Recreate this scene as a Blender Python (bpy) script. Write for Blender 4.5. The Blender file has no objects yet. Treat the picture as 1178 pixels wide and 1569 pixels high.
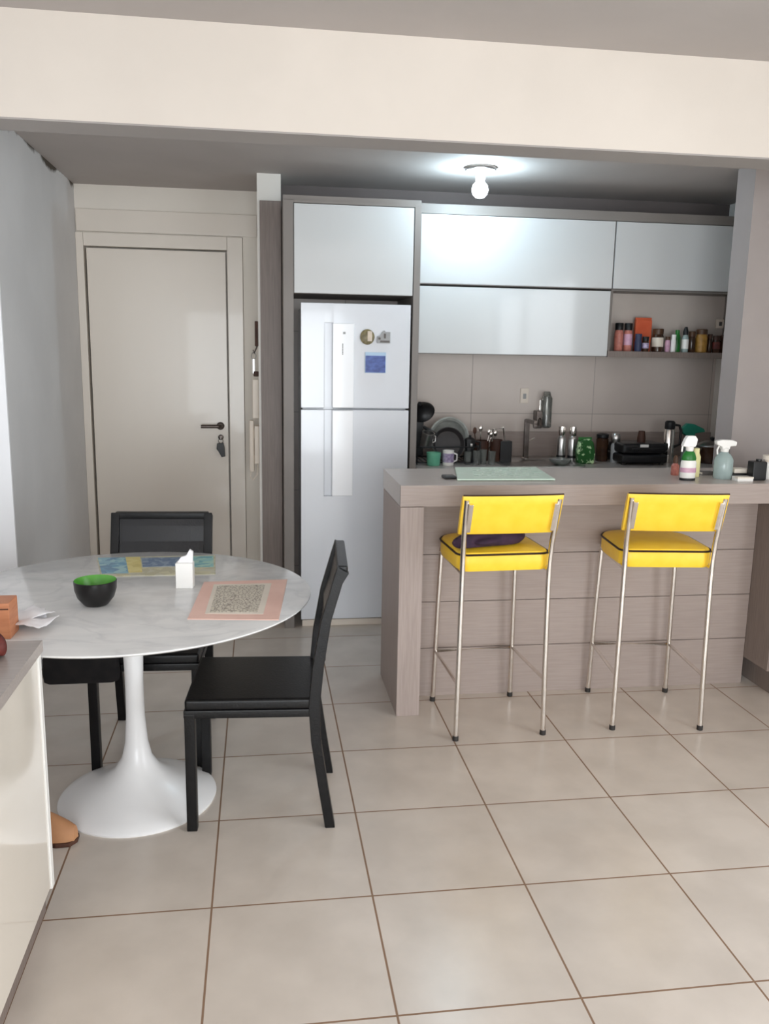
import bpy, bmesh, math, random
from mathutils import Vector, Matrix
random.seed(7)
sc = bpy.context.scene
COL = sc.collection
PI = math.pi

# ------------------------------------------------------------------ materials
def srgb(r, g, b):
    f = lambda c: (c/255/12.92) if c/255 <= 0.04045 else ((c/255+0.055)/1.055)**2.4
    return (f(r), f(g), f(b), 1.0)

def mat(name, c1, c2=None, rough=0.5, metal=0.0, scale=8.0, stretch=(1, 1, 1), bump=0.0, bscale=None,
        coat=0.0, spec=0.5, emit=0.0, trans=0.0, ior=1.45, lo=0.35, hi=0.65, detail=4.0):
    m = bpy.data.materials.new(name); m.use_nodes = True
    nt = m.node_tree; N = nt.nodes; L = nt.links
    p = N['Principled BSDF']
    p.inputs['Roughness'].default_value = rough
    p.inputs['Metallic'].default_value = metal
    p.inputs['Specular IOR Level'].default_value = spec
    p.inputs['Coat Weight'].default_value = coat
    p.inputs['Coat Roughness'].default_value = 0.05
    p.inputs['Transmission Weight'].default_value = trans
    p.inputs['IOR'].default_value = ior
    tc = N.new('ShaderNodeTexCoord'); mp = N.new('ShaderNodeMapping')
    mp.inputs['Scale'].default_value = stretch
    L.new(tc.outputs['Object'], mp.inputs['Vector'])
    nz = N.new('ShaderNodeTexNoise'); nz.inputs['Scale'].default_value = scale; nz.inputs['Detail'].default_value = detail
    L.new(mp.outputs['Vector'], nz.inputs['Vector'])
    rp = N.new('ShaderNodeValToRGB')
    rp.color_ramp.elements[0].position = lo; rp.color_ramp.elements[1].position = hi
    rp.color_ramp.elements[0].color = c1; rp.color_ramp.elements[1].color = c2 or c1
    L.new(nz.outputs['Fac'], rp.inputs['Fac'])
    L.new(rp.outputs['Color'], p.inputs['Base Color'])
    if emit:
        p.inputs['Emission Strength'].default_value = emit
        p.inputs['Emission Color'].default_value = c1
    if bump:
        n2 = N.new('ShaderNodeTexNoise'); n2.inputs['Scale'].default_value = bscale or scale*3
        L.new(mp.outputs['Vector'], n2.inputs['Vector'])
        bp = N.new('ShaderNodeBump'); bp.inputs['Strength'].default_value = bump; bp.inputs['Distance'].default_value = 0.002
        L.new(n2.outputs['Fac'], bp.inputs['Height']); L.new(bp.outputs['Normal'], p.inputs['Normal'])
    m['ramp'] = rp.name
    return m

def tile_mat(name, c1, c2, cm, w, h, mortar, rough, offs=(0, 0, 0), rot=(0, 0, 0), noise=5.0):
    m = mat(name, c1, c2, rough=rough, scale=noise)
    nt = m.node_tree; N = nt.nodes; L = nt.links
    p = N['Principled BSDF']; rp = N[m['ramp']]
    tc = N.new('ShaderNodeTexCoord'); mp = N.new('ShaderNodeMapping')
    mp.inputs['Location'].default_value = offs; mp.inputs['Rotation'].default_value = rot
    L.new(tc.outputs['Object'], mp.inputs['Vector'])
    br = N.new('ShaderNodeTexBrick'); br.offset = 0.0; br.squash = 1.0
    br.inputs['Scale'].default_value = 1.0; br.inputs['Brick Width'].default_value = w
    br.inputs['Row Height'].default_value = h; br.inputs['Mortar Size'].default_value = mortar
    br.inputs['Mortar Smooth'].default_value = 0.1
    br.inputs['Color1'].default_value = (0.94, 0.94, 0.94, 1); br.inputs['Color2'].default_value = (1, 1, 1, 1)
    br.inputs['Mortar'].default_value = cm
    L.new(mp.outputs['Vector'], br.inputs['Vector'])
    mx = N.new('ShaderNodeMixRGB'); mx.blend_type = 'MULTIPLY'; mx.inputs['Fac'].default_value = 1
    L.new(rp.outputs['Color'], mx.inputs['Color1']); L.new(br.outputs['Color'], mx.inputs['Color2'])
    L.new(mx.outputs['Color'], p.inputs['Base Color'])
    bp = N.new('ShaderNodeBump'); bp.inputs['Strength'].default_value = 0.4; bp.inputs['Distance'].default_value = 0.002; bp.invert = True
    L.new(br.outputs['Fac'], bp.inputs['Height']); L.new(bp.outputs['Normal'], p.inputs['Normal'])
    ma = N.new('ShaderNodeMath'); ma.operation = 'MULTIPLY_ADD'; ma.inputs[1].default_value = 0.5; ma.inputs[2].default_value = rough
    L.new(br.outputs['Fac'], ma.inputs[0]); L.new(ma.outputs[0], p.inputs['Roughness'])
    return m

M = {}
M['floor'] = tile_mat('floor_tile', srgb(205, 195, 185), srgb(216, 206, 196), srgb(168, 142, 122), 0.45, 0.45, 0.003, 0.25)
M['paint_white'] = mat('paint_white', srgb(229, 225, 218), srgb(234, 230, 224), rough=0.7, scale=3, bump=0.05, bscale=90)
M['paint_bright'] = mat('paint_bright', srgb(244, 244, 246), srgb(247, 247, 249), rough=0.6, scale=3)
M['paint_beam'] = mat('paint_beam', srgb(212, 203, 193), srgb(216, 207, 197), rough=0.7, scale=3, bump=0.05, bscale=90)
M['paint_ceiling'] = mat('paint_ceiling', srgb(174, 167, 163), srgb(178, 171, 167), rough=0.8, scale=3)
M['soffit_grey'] = mat('soffit_grey', srgb(160, 154, 150), srgb(164, 158, 154), rough=0.8, scale=3)
M['paint_cream'] = mat('paint_cream', srgb(226, 219, 209), srgb(230, 223, 213), rough=0.7, scale=3)
M['paint_grey'] = mat('paint_grey', srgb(205, 203, 202), srgb(212, 210, 209), rough=0.7, scale=3)
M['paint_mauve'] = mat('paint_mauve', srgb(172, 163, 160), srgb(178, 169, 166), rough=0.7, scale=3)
M['shade_umber'] = mat('shade_umber', srgb(112, 102, 99), srgb(118, 108, 105), rough=0.8, scale=3)  # shade above the wall cabinets put into this dark colour
M['door_white'] = mat('door_white', srgb(223, 214, 203), srgb(227, 218, 207), rough=0.28, coat=0.2, scale=2, stretch=(1, 1, .3))
M['splash'] = tile_mat('splash_tile', srgb(208, 196, 188), srgb(214, 202, 194), srgb(205, 205, 205), 0.777, 0.47, 0.002, 0.3, offs=(0.129, -0.248, 0), rot=(PI/2, 0, 0), noise=3)
M['laminate'] = mat('laminate_taupe', srgb(160, 145, 138), srgb(172, 157, 150), rough=0.45, scale=14, stretch=(12, 12, .5), detail=6)
M['laminate_h'] = mat('laminate_taupe_cross', srgb(158, 144, 137), srgb(166, 152, 145), rough=0.42, scale=14, stretch=(.5, 12, 12), detail=6)
M['laminate_top'] = mat('laminate_taupe_top', srgb(160, 151, 146), srgb(173, 164, 158), rough=0.3, scale=14, stretch=(.5, 12, 12), detail=6)
M['laminate_bar'] = mat('laminate_bar', srgb(186, 176, 170), srgb(198, 188, 182), rough=0.3, scale=14, stretch=(.5, 12, 12), detail=6)
M['niche_back'] = mat('niche_back', srgb(200, 190, 182), srgb(206, 196, 188), rough=0.5, scale=6)
M['pan_dark'] = mat('pan_dark', srgb(52, 48, 48), srgb(62, 58, 58), rough=0.5, scale=10)
M['laminate_dark'] = mat('laminate_umber', srgb(122, 109, 102), srgb(133, 120, 113), rough=0.45, scale=14, stretch=(12, 12, .5))
M['carcass'] = mat('carcass_grey', srgb(128, 121, 116), srgb(134, 127, 122), rough=0.5, scale=3)
M['gloss_white'] = mat('gloss_white', srgb(206, 207, 207), srgb(209, 210, 210), rough=0.09, scale=1.5, coat=0.3)
M['gloss_cream'] = mat('gloss_cream', srgb(226, 218, 206), srgb(232, 224, 212), rough=0.08, scale=1.5, coat=0.4)
M['fridge_white'] = mat('fridge_enamel', srgb(220, 222, 227), srgb(224, 226, 231), rough=0.14, scale=2, coat=0.25)
M['reflection_enamel'] = mat('reflection_enamel', srgb(246, 246, 248), srgb(249, 249, 251), rough=0.15, scale=2, coat=0.3)  # grip panel's reflection put into a whiter base colour
M['white_plastic'] = mat('white_plastic', srgb(238, 236, 232), srgb(242, 240, 236), rough=0.35, scale=6)
M['cream_plastic'] = mat('cream_plastic', srgb(232, 220, 206), srgb(238, 226, 212), rough=0.4, scale=6)
M['grey_plastic'] = mat('grey_plastic', srgb(150, 150, 150), srgb(165, 165, 165), rough=0.4, scale=6)
M['black_gap'] = mat('black_gap', srgb(26, 24, 24), srgb(34, 32, 32), rough=0.6)
M['chrome'] = mat('chrome', srgb(226, 220, 214), srgb(236, 230, 224), rough=0.14, metal=1.0, scale=30)
M['steel'] = mat('brushed_steel', srgb(190, 188, 186), srgb(210, 208, 206), rough=0.28, metal=1.0, scale=40, stretch=(1, 1, 12))
M['pale_steel'] = mat('pale_steel', srgb(176, 178, 172), srgb(192, 194, 188), rough=0.35, metal=0.3, scale=40)
M['dark_steel'] = mat('dark_steel', srgb(88, 80, 76), srgb(106, 98, 94), rough=0.3, metal=0.9, scale=20)
M['leather'] = mat('black_leather', srgb(9, 8, 9), srgb(15, 14, 15), rough=0.36, spec=0.35, scale=40, bump=0.25, bscale=160)
M['leather_back'] = mat('black_leather_sheen', srgb(7, 8, 12), srgb(12, 13, 19), rough=0.2, scale=40, bump=0.08, bscale=120)
M['marble'] = mat('marble', srgb(212, 212, 211), srgb(228, 227, 225), rough=0.16, scale=5, stretch=(1, 2.2, 1), detail=9, lo=0.3, hi=0.62)
M['tulip'] = mat('white_lacquer', srgb(234, 233, 233), srgb(238, 237, 237), rough=0.25, scale=4)
M['yellow'] = mat('yellow_vinyl', srgb(250, 202, 52), srgb(254, 210, 64), rough=0.38, scale=18, bump=0.1, bscale=110)
M['piping'] = mat('black_piping', srgb(40, 22, 10), srgb(52, 30, 14), rough=0.5)
M['rubber'] = mat('rubber', srgb(40, 36, 34), srgb(50, 46, 44), rough=0.7)
M['purple'] = mat('purple_cloth', srgb(38, 22, 42), srgb(56, 32, 54), rough=0.8, scale=25, bump=0.3)
M['black'] = mat('black_plastic', srgb(20, 20, 22), srgb(30, 30, 32), rough=0.4, scale=10)
M['black_cloth'] = mat('black_cloth', srgb(14, 12, 13), srgb(24, 20, 20), rough=0.9, scale=30, bump=0.3)
M['bowl_black'] = mat('bowl_black', srgb(16, 14, 14), srgb(26, 24, 24), rough=0.3, scale=12)
M['bowl_green'] = mat('bowl_green', srgb(78, 156, 54), srgb(104, 176, 74), rough=0.25, scale=10)
M['paper'] = mat('paper_white', srgb(236, 234, 236), srgb(244, 242, 244), rough=0.9, scale=14)
M['pink'] = mat('pink_paper', srgb(232, 192, 178), srgb(240, 202, 188), rough=0.7, scale=8)
M['tan'] = mat('tan_leather', srgb(172, 122, 84), srgb(190, 138, 98), rough=0.6, scale=12)
M['dark_brown'] = mat('dark_brown', srgb(60, 34, 24), srgb(78, 46, 32), rough=0.6, scale=12)
M['wood'] = mat('orange_wood', srgb(186, 120, 84), srgb(202, 136, 98), rough=0.5, scale=10, stretch=(1, 1, 8))
M['maroon'] = mat('maroon', srgb(74, 24, 20), srgb(112, 48, 40), rough=0.6, scale=30, bump=0.4)
M['mint'] = mat('mint_glass', srgb(216, 238, 220), srgb(224, 244, 228), rough=0.3, scale=20)
M['mint_mark'] = mat('mint_mark', srgb(200, 228, 210), srgb(206, 232, 214), rough=0.2)
M['teal'] = mat('teal_plastic', srgb(24, 120, 98), srgb(40, 140, 116), rough=0.4)
M['cup_green'] = mat('cup_green', srgb(92, 168, 138), srgb(112, 184, 154), rough=0.3)
M['lilac'] = mat('lilac_print', srgb(140, 124, 160), srgb(190, 178, 204), rough=0.4, scale=60)
M['green'] = mat('green_plastic', srgb(20, 92, 30), srgb(34, 120, 44), rough=0.35, scale=20)
M['green_pack'] = mat('green_package', srgb(16, 84, 24), srgb(190, 220, 170), rough=0.35, scale=34, lo=0.55, hi=0.62)
M['pale_yellow'] = mat('pale_yellow', srgb(228, 222, 160), srgb(238, 232, 176), rough=0.6)
M['clear'] = mat('aqua_liquid_bottle', srgb(200, 220, 218), srgb(210, 228, 226), rough=0.12, trans=0.55, scale=10)
M['glass'] = mat('drinking_glass', srgb(196, 200, 196), srgb(206, 210, 206), rough=0.05, trans=0.85, scale=10)
M['red_orange'] = mat('orange_card', srgb(214, 92, 56), srgb(226, 108, 70), rough=0.6, scale=10)
M['salmon'] = mat('salmon_spice', srgb(176, 104, 92), srgb(200, 128, 114), rough=0.4, scale=60)
M['brown_lid'] = mat('brown_lid', srgb(74, 48, 30), srgb(92, 62, 40), rough=0.4)
M['cream'] = mat('cream_label', srgb(226, 216, 202), srgb(234, 224, 210), rough=0.6)
M['gold'] = mat('amber_spice', srgb(150, 108, 44), srgb(178, 134, 62), rough=0.4, scale=40)
M['navy'] = mat('navy_label', srgb(44, 50, 78), srgb(58, 66, 96), rough=0.5)
M['pinkprint'] = mat('pink_print', srgb(196, 150, 176), srgb(214, 172, 192), rough=0.5, scale=40)
M['brown_glass'] = mat('brown_glass', srgb(52, 34, 24), srgb(72, 48, 34), rough=0.15, scale=20)
M['blue_photo'] = mat('blue_photo', srgb(40, 62, 130), srgb(70, 96, 172), rough=0.3, scale=30, stretch=(1, 1, 2))
M['magnet_olive'] = mat('olive_magnet', srgb(96, 86, 56), srgb(140, 128, 92), rough=0.4, scale=60)
M['magnet_beige'] = mat('beige_magnet', srgb(206, 190, 172), srgb(216, 200, 182), rough=0.4, scale=60)
M['ink'] = mat('ink', srgb(92, 86, 84), srgb(110, 104, 100), rough=0.7)
M['bulb'] = mat('bulb_glow', (0.66, 0.87, 1.0, 1), rough=0.4, emit=400.0)

# marble: soft grey veins
def vein(m):
    nt = m.node_tree; N = nt.nodes; L = nt.links; p = N['Principled BSDF']; rp = N[m['ramp']]
    tc = N.new('ShaderNodeTexCoord')
    n = N.new('ShaderNodeTexNoise'); n.inputs['Scale'].default_value = 3.0; n.inputs['Detail'].default_value = 8; n.inputs['Distortion'].default_value = 1.4
    L.new(tc.outputs['Object'], n.inputs['Vector'])
    r = N.new('ShaderNodeValToRGB'); e = r.color_ramp.elements
    e[0].position = 0.46; e[0].color = (1, 1, 1, 1); e[1].position = 0.54; e[1].color = (1, 1, 1, 1)
    k = r.color_ramp.elements.new(0.5); k.color = (0.90, 0.90, 0.91, 1)
    L.new(n.outputs['Fac'], r.inputs['Fac'])
    mx = N.new('ShaderNodeMixRGB'); mx.blend_type = 'MULTIPLY'; mx.inputs['Fac'].default_value = 1
    L.new(rp.outputs['Color'], mx.inputs['Color1']); L.new(r.outputs['Color'], mx.inputs['Color2'])
    L.new(mx.outputs['Color'], p.inputs['Base Color'])
vein(M['marble'])

# printed sheets: voronoi scribble
def print_mat(name, paper, ink, scale, thr, stretch=(1, 1, 1)):
    m = mat(name, paper, rough=0.7)
    nt = m.node_tree; N = nt.nodes; L = nt.links; p = N['Principled BSDF']
    tc = N.new('ShaderNodeTexCoord'); mp = N.new('ShaderNodeMapping'); mp.inputs['Scale'].default_value = stretch
    L.new(tc.outputs['Object'], mp.inputs['Vector'])
    v = N.new('ShaderNodeTexVoronoi'); v.feature = 'DISTANCE_TO_EDGE'; v.inputs['Scale'].default_value = scale
    L.new(mp.outputs['Vector'], v.inputs['Vector'])
    r = N.new('ShaderNodeValToRGB'); e = r.color_ramp.elements
    e[0].position = thr; e[0].color = ink; e[1].position = thr+0.04; e[1].color = paper
    L.new(v.outputs['Distance'], r.inputs['Fac']); L.new(r.outputs['Color'], p.inputs['Base Color'])
    return m
M['print'] = print_mat('scribble_print', srgb(220, 212, 196), srgb(156, 146, 134), 85, 0.07)
def mosaic_mat(name, cols, scale):
    m = mat(name, cols[0], rough=0.5)
    nt = m.node_tree; N = nt.nodes; L = nt.links; p = N['Principled BSDF']
    tc = N.new('ShaderNodeTexCoord')
    v = N.new('ShaderNodeTexVoronoi'); v.inputs['Scale'].default_value = scale
    L.new(tc.outputs['Object'], v.inputs['Vector'])
    sp = N.new('ShaderNodeSeparateColor'); L.new(v.outputs['Color'], sp.inputs['Color'])
    r = N.new('ShaderNodeValToRGB'); r.color_ramp.interpolation = 'CONSTANT'
    e = r.color_ramp.elements
    while len(e) < len(cols): e.new(0.5)
    for i, c in enumerate(cols):
        e[i].position = i/len(cols); e[i].color = c
    L.new(sp.outputs[0], r.inputs['Fac']); L.new(r.outputs['Color'], p.inputs['Base Color'])
    return m
M['mosaic_blue'] = mosaic_mat('blue_pattern', [srgb(150, 188, 202), srgb(126, 168, 190), srgb(172, 204, 206), srgb(120, 152, 178)], 40)
M['mosaic_slate'] = mosaic_mat('slate_pattern', [srgb(124, 140, 162), srgb(150, 164, 180), srgb(112, 130, 156)], 50)
M['mosaic_teal'] = mosaic_mat('teal_pattern', [srgb(152, 198, 196), srgb(126, 178, 184), srgb(178, 210, 196)], 40)
M['mosaic_yellow'] = mosaic_mat('yellow_pattern', [srgb(222, 206, 138), srgb(212, 196, 128), srgb(228, 214, 150)], 30)
M['mosaic_sand'] = mosaic_mat('sand_pattern', [srgb(208, 202, 172), srgb(202, 198, 178), srgb(192, 186, 158)], 30)

# left entry wall: stained crack line along the ceiling joint
def crack_wall():
    m = mat('paint_entry', srgb(206, 205, 205), srgb(212, 211, 211), rough=0.7, scale=3)
    nt = m.node_tree; N = nt.nodes; L = nt.links; p = N['Principled BSDF']; rp = N[m['ramp']]
    tc = N.new('ShaderNodeTexCoord'); sx = N.new('ShaderNodeSeparateXYZ'); L.new(tc.outputs['Object'], sx.inputs[0])
    n = N.new('ShaderNodeTexNoise'); n.inputs['Scale'].default_value = 5.0; n.inputs['Detail'].default_value = 6
    L.new(tc.outputs['Object'], n.inputs['Vector'])
    a = N.new('ShaderNodeMath'); a.operation = 'MULTIPLY_ADD'; a.inputs[1].default_value = 0.16; a.inputs[2].default_value = -0.076
    L.new(n.outputs['Fac'], a.inputs[0])
    b = N.new('ShaderNodeMath'); b.operation = 'ADD'; L.new(a.outputs[0], b.inputs[0]); L.new(sx.outputs['Z'], b.inputs[1])
    r = N.new('ShaderNodeMapRange'); r.inputs['From Min'].default_value = 2.425; r.inputs['From Max'].default_value = 2.445
    L.new(b.outputs[0], r.inputs['Value'])
    mx = N.new('ShaderNodeMixRGB'); L.new(r.outputs[0], mx.inputs['Fac'])
    L.new(rp.outputs['Color'], mx.inputs['Color1']); mx.inputs['Color2'].default_value = srgb(74, 66, 56)
    L.new(mx.outputs['Color'], p.inputs['Base Color'])
    return m
M['paint_entry'] = crack_wall()

# ------------------------------------------------------------------ mesh helpers
class MB:
    def __init__(s): s.bm = bmesh.new(); s.flat = False
    def _merge(s, b):
        me = bpy.data.meshes.new('tmp'); b.to_mesh(me); b.free(); s.bm.from_mesh(me); bpy.data.meshes.remove(me)
    def box(s, x0, x1, y0, y1, z0, z1, bev=0.0, seg=2, mtx=None):
        b = bmesh.new(); bmesh.ops.create_cube(b, size=1)
        for v in b.verts:
            v.co = Vector(((x0+x1)/2+v.co.x*(x1-x0), (y0+y1)/2+v.co.y*(y1-y0), (z0+z1)/2+v.co.z*(z1-z0)))
        if bev: bmesh.ops.bevel(b, geom=b.edges[:], offset=bev, segments=seg, affect='EDGES', profile=0.5); s.flat = True
        if mtx is not None: b.transform(mtx)
        s._merge(b); return s
    def lathe(s, prof, cx=0, cy=0, n=32, cap0=True, cap1=True, mtx=None, sx=1, sy=1):
        b = bmesh.new(); rings = []
        for r, z in prof:
            if r < 1e-6: rings.append([b.verts.new((cx, cy, z))])
            else: rings.append([b.verts.new((cx+sx*r*math.cos(2*PI*i/n), cy+sy*r*math.sin(2*PI*i/n), z)) for i in range(n)])
        for A, B in zip(rings, rings[1:]):
            for i in range(n):
                j = (i+1) % n
                if len(A) == 1 and len(B) == 1: break
                if len(A) == 1: b.faces.new((A[0], B[j], B[i]))
                elif len(B) == 1: b.faces.new((A[i], A[j], B[0]))
                else: b.faces.new((A[i], A[j], B[j], B[i]))
        if cap0 and len(rings[0]) > 1: b.faces.new(rings[0][::-1])
        if cap1 and len(rings[-1]) > 1: b.faces.new(rings[-1])
        bmesh.ops.recalc_face_normals(b, faces=b.faces[:])
        if mtx is not None: b.transform(mtx)
        s._merge(b); return s
    def tube(s, pts, r, n=10, closed=False):
        b = bmesh.new(); pts = [Vector(p) for p in pts]; R = r if isinstance(r, (list, tuple)) else [r]*len(pts)
        m = len(pts); rings = []; prev = None
        for i, p in enumerate(pts):
            if closed: t = (pts[(i+1) % m]-pts[i-1]).normalized()
            else: t = (pts[min(i+1, m-1)]-pts[max(i-1, 0)]).normalized()
            if prev is None:
                u = t.cross(Vector((0, 0, 1)))
                if u.length < 1e-3: u = t.cross(Vector((1, 0, 0)))
            else: u = prev-t*prev.dot(t)
            u.normalize(); prev = u; w = t.cross(u)
            rings.append([b.verts.new(p+R[i]*(math.cos(2*PI*k/n)*u+math.sin(2*PI*k/n)*w)) for k in range(n)])
        pr = list(zip(rings, rings[1:]))
        if closed: pr.append((rings[-1], rings[0]))
        for A, B in pr:
            for k in range(n): b.faces.new((A[k], A[(k+1) % n], B[(k+1) % n], B[k]))
        if not closed: b.faces.new(rings[0][::-1]); b.faces.new(rings[-1])
        bmesh.ops.recalc_face_normals(b, faces=b.faces[:])
        s._merge(b); return s
    def prism(s, poly, axis, a0, a1, bev=0.0, mtx=None):
        # polygon in the two other axes (in order), extruded along axis
        b = bmesh.new()
        def P(u, v, a):
            return {'x': (a, u, v), 'y': (u, a, v), 'z': (u, v, a)}[axis]
        A = [b.verts.new(P(u, v, a0)) for u, v in poly]; B = [b.verts.new(P(u, v, a1)) for u, v in poly]
        n = len(poly)
        b.faces.new(A); b.faces.new(B[::-1])
        for i in range(n): b.faces.new((A[i], B[i], B[(i+1) % n], A[(i+1) % n]))
        bmesh.ops.recalc_face_normals(b, faces=b.faces[:])
        if bev: bmesh.ops.bevel(b, geom=b.edges[:], offset=bev, segments=2, affect='EDGES', profile=0.5); s.flat = True
        if mtx is not None: b.transform(mtx)
        s._merge(b); return s
    def loft(s, rings, cap=True):
        b = bmesh.new(); V = [[b.verts.new(p) for p in r] for r in rings]; n = len(V[0])
        for A, B in zip(V, V[1:]):
            for i in range(n): b.faces.new((A[i], A[(i+1) % n], B[(i+1) % n], B[i]))
        if cap: b.faces.new(V[0][::-1]); b.faces.new(V[-1])
        bmesh.ops.recalc_face_normals(b, faces=b.faces[:])
        s._merge(b); return s
    def grid(s, f, nu, nv):
        b = bmesh.new(); V = [[b.verts.new(f(i/nu, j/nv)) for j in range(nv+1)] for i in range(nu+1)]
        for i in range(nu):
            for j in range(nv): b.faces.new((V[i][j], V[i+1][j], V[i+1][j+1], V[i][j+1]))
        s._merge(b); return s
    def build(s, name, m, parent=None, ang=38, kind=None):
        me = bpy.data.meshes.new(name); s.bm.to_mesh(me); s.bm.free()
        me.polygons.foreach_set('use_smooth', [True]*len(me.polygons))
        me.set_sharp_from_angle(angle=math.radians(ang))
        me.materials.append(M[m])
        o = bpy.data.objects.new(name, me); COL.objects.link(o)
        if parent is not None: o.parent = parent
        if s.flat:
            wn = o.modifiers.new('weighted_normal', 'WEIGHTED_NORMAL'); wn.keep_sharp = True; wn.weight = 100
        if kind: o['kind'] = kind
        return o

def tag(o, label, cat, group=None):
    o['label'] = label; o['category'] = cat
    if group: o['group'] = group
    return o
def thing(name, label, cat, loc=(0, 0, 0), rz=0.0, group=None):
    o = bpy.data.objects.new(name, None); COL.objects.link(o); o.empty_display_size = 0.05
    o.location = loc; o.rotation_euler = (0, 0, rz)
    return tag(o, label, cat, group)
def struct(name, mb, m): return mb.build(name, m, None, kind='structure')
def copy_tree(o, parent=None):
    c = o.copy(); COL.objects.link(c)
    if parent is not None: c.parent = parent
    for ch in list(o.children): copy_tree(ch, c)
    return c
def place(o, loc, rz, label):
    o.location = loc; o.rotation_euler = (0, 0, rz); o['label'] = label

def rrect(x0, x1, y0, y1, rads, n=6):
    # rounded rectangle outline, radii for (x0y0, x1y0, x1y1, x0y1)
    out = []
    for (cx, cy, r, a) in ((x0+rads[0], y0+rads[0], rads[0], PI), (x1-rads[1], y0+rads[1], rads[1], 1.5*PI),
                           (x1-rads[2], y1-rads[2], rads[2], 0), (x0+rads[3], y1-rads[3], rads[3], .5*PI)):
        for k in range(n+1):
            t = a+.5*PI*k/n; out.append((cx+r*math.cos(t), cy+r*math.sin(t)))
    return out
def inset(outline, d):
    cx = sum(p[0] for p in outline)/len(outline); cy = sum(p[1] for p in outline)/len(outline)
    o = []
    for x, y in outline:
        l = math.hypot(x-cx, y-cy); k = max(0, (l-d)/l); o.append((cx+(x-cx)*k, cy+(y-cy)*k))
    return o

# ------------------------------------------------------------------ the setting
CK, CL = 2.44, 2.58           # kitchen and living ceilings
struct('floor', MB().box(-1.3, 3.25, -4.75, 3.9, -0.12, 0), 'floor')
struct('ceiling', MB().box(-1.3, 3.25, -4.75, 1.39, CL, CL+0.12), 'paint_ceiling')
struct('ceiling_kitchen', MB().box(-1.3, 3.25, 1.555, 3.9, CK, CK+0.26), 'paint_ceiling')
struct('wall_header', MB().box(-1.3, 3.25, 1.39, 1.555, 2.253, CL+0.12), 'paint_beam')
struct('wall_header_soffit', MB().box(-1.3, 3.25, 1.3905, 1.5545, 2.247, 2.253), 'soffit_grey')  # thin grey skin under the beam, darker than its face
struct('wall_left', MB().box(-1.25, -1.05, -4.75, 1.39, 0, CL).box(-1.25, -1.05, 1.39, 1.555, 0, 2.25).box(-1.25, -1.05, 1.555, 2.06, 0, CK), 'paint_bright')
struct('wall_left_entry', MB().box(-1.25, -0.9, 2.075, 3.9, 0, CK), 'paint_entry')
struct('wall_left_return', MB().box(-1.25, -0.9, 2.06, 2.075, 0, CK), 'paint_bright')
struct('wall_right', MB().box(3.0, 3.2, -4.75, -3.4, 0, CL).box(3.0, 3.2, 0.1, 1.39, 0, CL).box(3.0, 3.2, -3.4, 0.1, 0, .05).box(3.0, 3.2, -3.4, 0.1, 2.25, CL).box(3.0, 3.2, 1.39, 1.555, 0, 2.25).box(3.0, 3.2, 1.555, 3.4, 0, CK), 'paint_white')
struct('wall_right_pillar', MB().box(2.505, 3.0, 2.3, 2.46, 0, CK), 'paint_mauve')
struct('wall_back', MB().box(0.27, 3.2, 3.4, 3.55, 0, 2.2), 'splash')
struct('wall_back_upper', MB().box(0.27, 3.2, 3.4, 3.55, 2.2, CK), 'shade_umber')
struct('wall_entry', MB().box(-0.9, 0.3, 3.72, 3.9, 0, CK).box(-0.9, 0.3, 3.65, 3.72, 2.175, CK).box(0.055, 0.3, 3.65, 3.72, 0, 2.175), 'paint_cream')
struct('wall_partition', MB().box(0.142, 0.268, 3.1, 3.65, 0, CK), 'paint_white')
struct('trim_1', MB().box(-0.895, 0.14, 3.636, 3.65, 2.18, 2.305, 0.004), 'door_white')
struct('trim_2', MB().box(0.155, 0.268, 3.08, 3.1, 0, 2.30, 0.002), 'laminate_dark')
# rear wall behind the camera with the wide window opening the daylight comes through
W0, W1, WZ0, WZ1 = -1.0, 1.35, 0.05, 2.1
struct('wall_rear', MB().box(-1.25, W0, -4.75, -4.6, 0, CL).box(W1, 3.2, -4.75, -4.6, 0, CL).box(W0, W1, -4.75, -4.6, 0, WZ0).box(W0, W1, -4.75, -4.6, WZ1, CL), 'paint_white')
wf = MB()
for x in (W0, (W0+W1)/2-0.025, W1-0.05): wf.box(x, x+0.05, -4.70, -4.64, WZ0, WZ1, 0.004)
wf.box(W0, W1, -4.70, -4.64, WZ0, WZ0+0.05, 0.004).box(W0, W1, -4.70, -4.64, WZ1-0.05, WZ1, 0.004)
struct('window_1', wf, 'white_plastic')

wf = MB()
for y in (-3.4, -1.675, 0.05): wf.box(3.05, 3.11, y, y+0.05, .05, 2.25, 0.004)
wf.box(3.05, 3.11, -3.4, .1, .05, .10, 0.004).box(3.05, 3.11, -3.4, .1, 2.2, 2.25, 0.004)
struct('window_added', wf, 'white_plastic')  # unseen side window, added so more light reaches the floor and table
# entry door
d = bpy.data.objects.new('door_1', None); COL.objects.link(d); d.location = (-0.45, 3.65, 0); d['kind'] = 'structure'
fr = MB()
fr.box(-0.45, -0.408, -0.02, 0.065, 0, 2.174, 0.003).box(0.412, 0.503, -0.02, 0.065, 0, 2.174, 0.003).box(-0.4075, 0.4115, -0.02, 0.065, 2.098, 2.174, 0.003)
fr.build('door_frame', 'door_white', d)
MB().box(-0.396, 0.402, 0.0, 0.04, 0.006, 2.088, 0.002).build('door_leaf', 'door_white', d)
h = MB()
h.lathe([(0.024, 0), (0.024, 0.006), (0.02, 0.009)], mtx=Matrix.Translation((0.355, -0.001, 1.055)) @ Matrix.Rotation(PI/2, 4, 'X'), n=20)
h.tube([(0.355, 0, 1.055), (0.355, -0.045, 1.055), (0.345, -0.053, 1.055), (0.24, -0.053, 1.055)], 0.0105, 12)
h.build('door_handle', 'dark_steel', d)
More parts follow.
